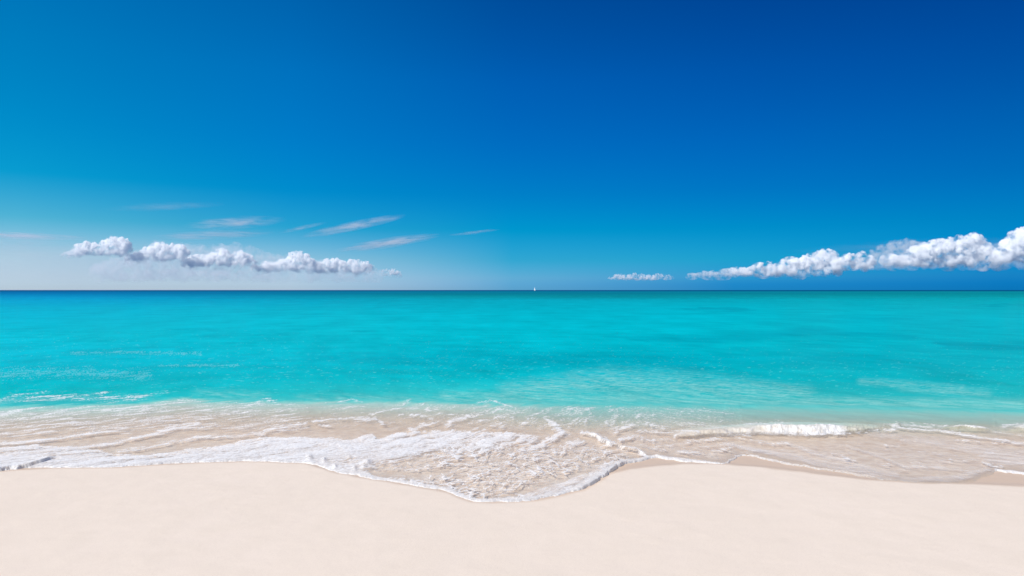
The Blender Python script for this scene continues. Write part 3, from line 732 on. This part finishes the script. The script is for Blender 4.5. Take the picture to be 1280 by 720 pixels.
obj('jib', *sail((5.7, 0.0, 1.5), (0.4, 0.6, 2.0), (0.75, 0, 12.8), 0.5), m_sail, boat, True)
obj('rudder', [(-5.5, -.04, -.9), (-5.1, -.04, -.9), (-5.0, -.04, .7), (-5.4, -.04, .7), (-5.5, .04, -.9), (-5.1, .04, -.9), (-5.0, .04, .7), (-5.4, .04, .7)],
    [(0, 1, 2, 3), (7, 6, 5, 4), (0, 4, 5, 1), (1, 5, 6, 2), (2, 6, 7, 3), (3, 7, 4, 0)], m_hull, boat)

# ---------------------------------------------------------------- clouds
def cloud_material(name, dens, scale, lo, hi, floor=0.0, rate=1.0, base_k=0.2):
    t = NT(name)
    tc = t.add('ShaderNodeTexCoord').outputs['Object']
    n1 = t.add('ShaderNodeTexNoise', {'Vector': tc, 'Scale': scale, 'Detail': 6.0, 'Roughness': 0.70}).outputs['Fac']
    d = t.math('ADD', t.math('MULTIPLY', t.maprange(n1, lo, hi), dens), floor)
    zz = t.add('ShaderNodeSeparateXYZ', {0: tc}).outputs['Z']
    d = t.math('MULTIPLY', d, t.maprange(zz, -2.0 * mpp, 14.0 * mpp, base_k, 1.0))    # bases thin out into the haze
    v = t.add('ShaderNodeVolumePrincipled', {'Color': (0.999, 0.999, 0.999, 1), 'Density': d, 'Anisotropy': 0.0})
    t.l.new(v.outputs[0], t.out.inputs['Volume'])
    try: t.m.cycles.volume_step_rate = rate
    except Exception: pass
    return t.m

def ico(sub=2):
    import bmesh
    bm = bmesh.new(); bmesh.ops.create_icosphere(bm, subdivisions=sub, radius=1)
    v = np.array([tuple(x.co) for x in bm.verts]); f = [[q.index for q in p.verts] for p in bm.faces]
    bm.free(); return v, np.array(f)
ICO = ico(2)

def sky_pt(x, y, dist_):
    return Vector(((x - 640) / FPX * dist_, dist_, CAM_H + (HOR - y) / FPX * dist_))

def cumulus(label, top, base, dist_, mat, seed, vox=1.0, group=None):
    """one heaped cloud; top = traced crown line, base = its flat foot (picture units turned into metres at its distance)"""
    rnd = random.Random(seed)
    mpp = dist_ / FPX
    x0, x1 = top[0][0], top[-1][0]
    tx = [p[0] for p in top]; ty = [p[1] for p in top]
    V, Fc, off_ = [], [], 0
    puffs = []
    maxh = base - min(ty)
    x = x0
    while x < x1:                                   # uneven crown of clumps
        tyv = np.interp(x, tx, ty); hgt = max(base - tyv, 2.0)
        r = min(hgt * 0.5, rnd.choice((2.0, 2.6, 3.4, 4.6)) * (0.75 + maxh / 60))
        yy = tyv + r + rnd.uniform(-1.4, 1.8)
        puffs.append((x, yy, rnd.uniform(-1.0, 1.0) * r, r))
        for _ in range(5):
            an = rnd.uniform(-1.5, 1.5); rr = r * rnd.uniform(0.25, 0.5)
            puffs.append((x + r * 0.95 * math.sin(an), yy - r * 0.9 * math.cos(an), -r * rnd.uniform(-0.2, 0.9), rr))
        x += r * rnd.uniform(0.5, 0.95)
    for _ in range(int((x1 - x0) * maxh / 16) + 4):  # billows of the body
        x = rnd.uniform(x0, x1); tyv = np.interp(x, tx, ty); hgt = base - tyv
        r = min(rnd.uniform(1.8, 5.0) * (0.7 + maxh / 70), hgt * 0.42)
        if r < 1.0: continue
        y = rnd.uniform(tyv + r, base - r * 0.5 + rnd.uniform(-1.5, 1.0))
        puffs.append((x, y, -rnd.uniform(-0.6, 1.0) * min(hgt * 0.4, 8), r))
    cx = (x0 + x1) / 2
    org = sky_pt(cx, base, dist_)
    for (ax, ay, dz, r) in puffs:
        p = sky_pt(ax, ay, dist_) - org + Vector((0, dz * mpp, 0))
        vv = ICO[0] * r * mpp + np.array(p)
        vv[:, 2] = np.where(vv[:, 2] < 0, vv[:, 2] * 0.45, vv[:, 2])
        V.append(vv); Fc.append(ICO[1] + off_); off_ += len(vv)
    V = np.concatenate(V); Fc = np.concatenate(Fc)
    me = bpy.data.meshes.new('cumulus_cloud'); me.from_pydata(V.tolist(), [], Fc.tolist()); me.update()
    tmp = bpy.data.objects.new('tmp', me); C.objects.link(tmp)
    rm = tmp.modifiers.new('r', 'REMESH'); rm.mode = 'VOXEL'; rm.voxel_size = vox * mpp * 0.55
    dg = bpy.context.evaluated_depsgraph_get(); dg.update()
    me2 = bpy.data.meshes.new_from_object(tmp.evaluated_get(dg))
    bpy.data.objects.remove(tmp); bpy.data.meshes.remove(me)
    n = len(me2.vertices)
    co = np.empty(n * 3, np.float32); me2.vertices.foreach_get('co', co); co = co.reshape(-1, 3)
    no = np.empty(n * 3, np.float32); me2.vertices.foreach_get('normal', no); no = no.reshape(-1, 3)
    k = 1 / (mpp * 7.0)
    for i in range(n):
        p = Vector(co[i]) * k + Vector((seed, 0, 0))
        h = 1.0 * (0.5 - abs(mnoise.noise(p)) * 1.6) + 1.1 * (0.45 - abs(mnoise.noise(p * 2.3)) * 1.6) + 0.9 * (0.4 - abs(mnoise.noise(p * 4.6)) * 1.5)
        h += 0.5 * (0.5 - abs(mnoise.noise(p * 9.7)))
        h *= 1.0 if co[i, 2] > 2 * mpp else 0.4
        co[i] += no[i] * (h * 1.15 + 0.35) * mpp
    me2.vertices.foreach_set('co', co.ravel()); me2.update()
    me2.materials.clear(); me2.materials.append(mat)
    me2.name = 'cumulus_cloud'
    o = bpy.data.objects.new('cumulus_cloud', me2); C.objects.link(o)
    o.location = org
    tag(o, label, 'cloud', group)
    if mat not in (m_soft, m_layer):                           # thin ragged vapour that clings round the heap
        V, Fc, off_ = [], [], 0
        for _ in range(int((x1 - x0) / 3.0) + 3):
            x = rnd.uniform(x0 - 3, x1 + 3); tyv = np.interp(x, tx, ty); hgt = base - tyv
            r = rnd.uniform(2.5, 6.0) * (0.5 + maxh / 45)
            y = rnd.uniform(tyv + 0.5, base + 1.5)
            p = sky_pt(x, y, dist_) - org
            V.append(ICO[0] * np.array([r * 1.5, r, r * 0.75]) * mpp + np.array(p)); Fc.append(ICO[1] + off_); off_ += len(ICO[0])
        me = bpy.data.meshes.new('vapour_fringe'); me.from_pydata(np.concatenate(V).tolist(), [], np.concatenate(Fc).tolist()); me.update()
        tmp = bpy.data.objects.new('tmp', me); C.objects.link(tmp)
        rm = tmp.modifiers.new('r', 'REMESH'); rm.mode = 'VOXEL'; rm.voxel_size = mpp
        dg = bpy.context.evaluated_depsgraph_get(); dg.update()
        me3 = bpy.data.meshes.new_from_object(tmp.evaluated_get(dg))
        bpy.data.objects.remove(tmp); bpy.data.meshes.remove(me)
        me3.materials.clear(); me3.materials.append(m_fringe); me3.name = 'vapour_fringe'
        fo_ = bpy.data.objects.new('vapour_fringe', me3); C.objects.link(fo_); fo_.parent = o
    return o

CD = 9000.0
mpp = CD / FPX
m_cum = cloud_material('cumulus_vapour', 0.066, 1 / (mpp * 7.5), 0.455, 0.59, 0.0, rate=0.10, base_k=0.04)
m_cumr = cloud_material('broken_cumulus_vapour', 0.070, 1 / (mpp * 11.0), 0.475, 0.61, 0.0, rate=0.10, base_k=0.10)
m_small = cloud_material('small_puff_vapour', 0.050, 1 / (mpp * 6.0), 0.46, 0.62, 0.0, rate=0.15, base_k=0.6)
m_layer = cloud_material('layer_vapour', 0.0042, 1 / (mpp * 14), 0.42, 0.64, 0.0002, rate=0.15, base_k=0.6)
m_fringe = cloud_material('fringe_vapour', 0.040, 1 / (mpp * 10), 0.47, 0.68, 0.0, rate=0.15, base_k=0.4)
m_soft = cloud_material('soft_vapour', 0.012, 1 / (mpp * 6.0), 0.45, 0.66, 0.0, rate=0.15, base_k=0.6)
GL = 'cumulus clouds low over the left of the sea'; GR = 'cumulus clouds low over the right of the sea'
cumulus('rounded white cloud standing highest and farthest left of the low cloud bank', [(82, 317), (92, 314), (100, 306), (112, 304), (124, 307), (132, 300), (143, 297), (153, 298), (160, 305), (165, 313)], 320, CD, m_cum, 1, group=GL)
cumulus('lumpy white cloud just right of the highest left one', [(155, 324), (166, 317), (178, 314), (190, 306), (200, 305), (212, 308), (222, 305), (233, 311)], 326, CD * 1.02, m_cum, 2, group=GL)
cumulus('pair of white heaps in the middle of the left cloud bank', [(231, 322), (245, 320), (262, 320), (272, 312), (281, 313), (288, 319), (300, 315), (312, 319), (317, 325)], 334, CD * 1.04, m_cum, 3, group=GL)
cumulus('white cloud with a pointed crown right of the middle of the left bank', [(316, 333), (330, 329), (345, 328), (358, 325), (366, 316), (374, 314), (384, 319), (390, 325), (398, 330)], 339, CD * 1.06, m_cum, 4, group=GL)
cumulus('long low white cloud at the right end of the left bank', [(396, 331), (408, 326), (420, 324), (432, 329), (442, 325), (455, 327), (466, 335)], 342, CD * 1.08, m_cum, 5, group=GL)
cumulus('tiny lone white puff right of the left cloud bank', [(478, 341), (485, 337), (489, 335), (497, 340)], 343.5, CD * 1.1, m_small, 6, 0.8, group=GL)
cumulus('small loose cloud scraps under the left bank', [(182, 339), (190, 336), (200, 337), (215, 338)], 342, CD * 1.1, m_soft, 7, 0.8, group=GL)
cumulus('faint ragged cloud scraps below the pair of white heaps', [(228, 341), (245, 337), (262, 338), (280, 340), (300, 341)], 345, CD * 1.12, m_soft, 21, 0.8, group=GL)
cumulus('small white scrap below the left edge of the lumpy cloud', [(152, 328), (160, 323), (168, 325), (173, 329)], 332, CD * 1.08, m_soft, 22, 0.8, group=GL)
cumulus('long pale ragged cloud layer behind and under the left white heaps', [(120, 332), (150, 322), (180, 312), (196, 300), (215, 306), (240, 306), (260, 308), (290, 306), (310, 308), (340, 318), (400, 326), (450, 332), (476, 340)], 352, CD * 1.3, m_layer, 31, 1.3, group=GL)
cumulus('long blue-grey cloud layer behind the right-hand white heaps', [(960, 333), (1000, 329), (1040, 325), (1090, 321), (1120, 307), (1145, 303), (1200, 306), (1250, 304), (1340, 300)], 337, CD * 1.3, m_layer, 32, 1.3, group=GR)
cumulus('flat ragged white strip leftmost of the right-hand clouds', [(762, 347), (775, 344.5), (790, 343.5), (808, 345), (825, 344), (838, 346)], 349, CD * 1.1, m_small, 8, 0.8, group=GR)
cumulus('long white cloud rising from a thin left tail to a round head', [(868, 344), (882, 340), (900, 342), (915, 335), (930, 336), (944, 334), (958, 328), (975, 328), (985, 324), (1000, 325), (1015, 318), (1028, 313), (1040, 312), (1046, 319)], 345, CD * 1.05, m_cumr, 9, group=GR)
cumulus('rounded cloud tucked between the long white cloud and the big heap', [(1044, 326), (1055, 319), (1068, 318), (1080, 316), (1090, 322)], 338, CD * 1.03, m_cumr, 10, group=GR)
cumulus('big heaped grey-bottomed cloud second from the right picture edge', [(1104, 330), (1112, 322), (1124, 322), (1138, 312), (1152, 305), (1166, 302), (1180, 301), (1196, 296), (1212, 293), (1226, 296), (1234, 305), (1240, 314), (1246, 322)], 334, CD, m_cumr, 11, group=GR)
cumulus('tall white cloud cut off by the right picture edge', [(1244, 318), (1254, 304), (1264, 294), (1276, 286), (1290, 283), (1306, 286), (1322, 298), (1340, 312)], 329, CD * 0.98, m_cumr, 12, group=GR)
cumulus('faint grey veil of cloud above the big right heap', [(1085, 318), (1105, 306), (1128, 299), (1140, 300), (1152, 308)], 322, CD * 1.12, m_soft, 13, group=GR)

# thin high cloud: long lens-shaped bodies of vapour combed into fibres
def cirrus(name, label, p0, p1, half_h, dist_, dens, seed, cat='cloud', group=None, fib=8.0, lo=.45, hi=.74, depth=1.0, sc=1.0):
    a, b = sky_pt(*p0, dist_), sky_pt(*p1, dist_)
    mpp = dist_ / FPX
    L = (b - a).length / 2
    v, f = ICO[0].copy(), ICO[1]
    t = NT(name + '_vapour')
    tc = t.add('ShaderNodeTexCoord').outputs['Object']
    mp_ = t.add('ShaderNodeMapping', {'Vector': tc, 'Location': (seed * 3.1, 0, seed), 'Scale': (1.1 * sc, 0.22, 1.1 * fib / 4), 'Rotation': (0, R(6), 0)})
    n1 = t.add('ShaderNodeTexNoise', {'Vector': mp_.outputs[0], 'Scale': 2.2, 'Detail': 7.0, 'Roughness': 0.66, 'Distortion': 0.5}).outputs['Fac']
    ln = t.add('ShaderNodeVectorMath', {0: tc}, operation='LENGTH').outputs['Value']
    fo = t.math('POWER', t.maprange(ln, 1.0, 0.1), 1.5)
    d = t.math('MULTIPLY', t.math('MULTIPLY', t.maprange(n1, lo, hi), fo), dens)
    vol = t.add('ShaderNodeVolumePrincipled', {'Color': (0.99, 0.99, 0.99, 1), 'Density': d, 'Anisotropy': 0.3})
    t.l.new(vol.outputs[0], t.out.inputs['Volume'])
    t.m.cycles.volume_step_rate = 0.25
    me = bpy.data.meshes.new(name); me.from_pydata(v.tolist(), [], f.tolist()); me.update(); me.materials.append(t.m)
    o = bpy.data.objects.new(name, me); C.objects.link(o)
    o.location = (a + b) / 2
    ang = math.atan2(b.z - a.z, b.x - a.x)
    o.rotation_euler = (0, -ang, 0)
    o.scale = (L, L * 0.35 * depth, half_h * mpp)
    tag(o, label, cat, group)
    return o
GC = 'thin high wisps above the left cloud bank'
cirrus('cirrus_wisp', 'long feathery wisp slanting up right, the highest of the wisps', (372, 297), (512, 268), 6, 14000, 0.018, 1, group=GC)
cirrus('cirrus_wisp', 'brightest feathery wisp, slanting up right just above the end of the cloud bank', (415, 314), (556, 293), 7, 14000, 0.020, 2, group=GC)
cirrus('cirrus_wisp', 'short thin wisp rightmost of all the wisps', (555, 295), (630, 286), 2.2, 14000, 0.013, 3, group=GC)
cirrus('cirrus_wisp', 'broad faint wisp above the middle of the left cloud bank', (225, 283), (362, 274), 9, 14000, 0.010, 4, group=GC)
cirrus('cirrus_wisp', 'faint short wisp left of the two bright ones', (345, 292), (412, 277), 3, 14000, 0.012, 5, group=GC)
cirrus('cirrus_wisp', 'very faint streak high above the left end of the cloud bank', (125, 262), (290, 254), 5, 14000, 0.0025, 6, group=GC)
cirrus('cirrus_wisp', 'thin veil streak just above the left middle white heaps', (185, 297), (350, 290), 6, 14000, 0.009, 7, group=GC)
cirrus('cirrus_wisp', 'thin streak leaving the left picture edge above the haze', (-60, 292), (120, 298), 5, 14000, 0.011, 8, group=GC)
cirrus('haze_bank', 'wide pale bank of hazy cloud behind the left cumulus clouds', (-260, 333), (440, 334), 46, 22000, 0.00030, 9, 'cloud bank', fib=3.0, lo=.28, hi=.62, depth=.5, sc=2.2)
cirrus('veil_cloud', 'milky veil of cloud at the far left above the haze bank', (-160, 302), (110, 301), 17, 18000, 0.0013, 12, 'cloud veil', fib=3.0, lo=.36, hi=.7, depth=.5, sc=1.5)
cirrus('veil_cloud', 'pale veil trailing behind the right-hand cloud tops', (960, 318), (1330, 300), 12, 18000, 0.0007, 15, 'cloud veil', fib=3.0, lo=.36, hi=.7, depth=.4, sc=1.5)
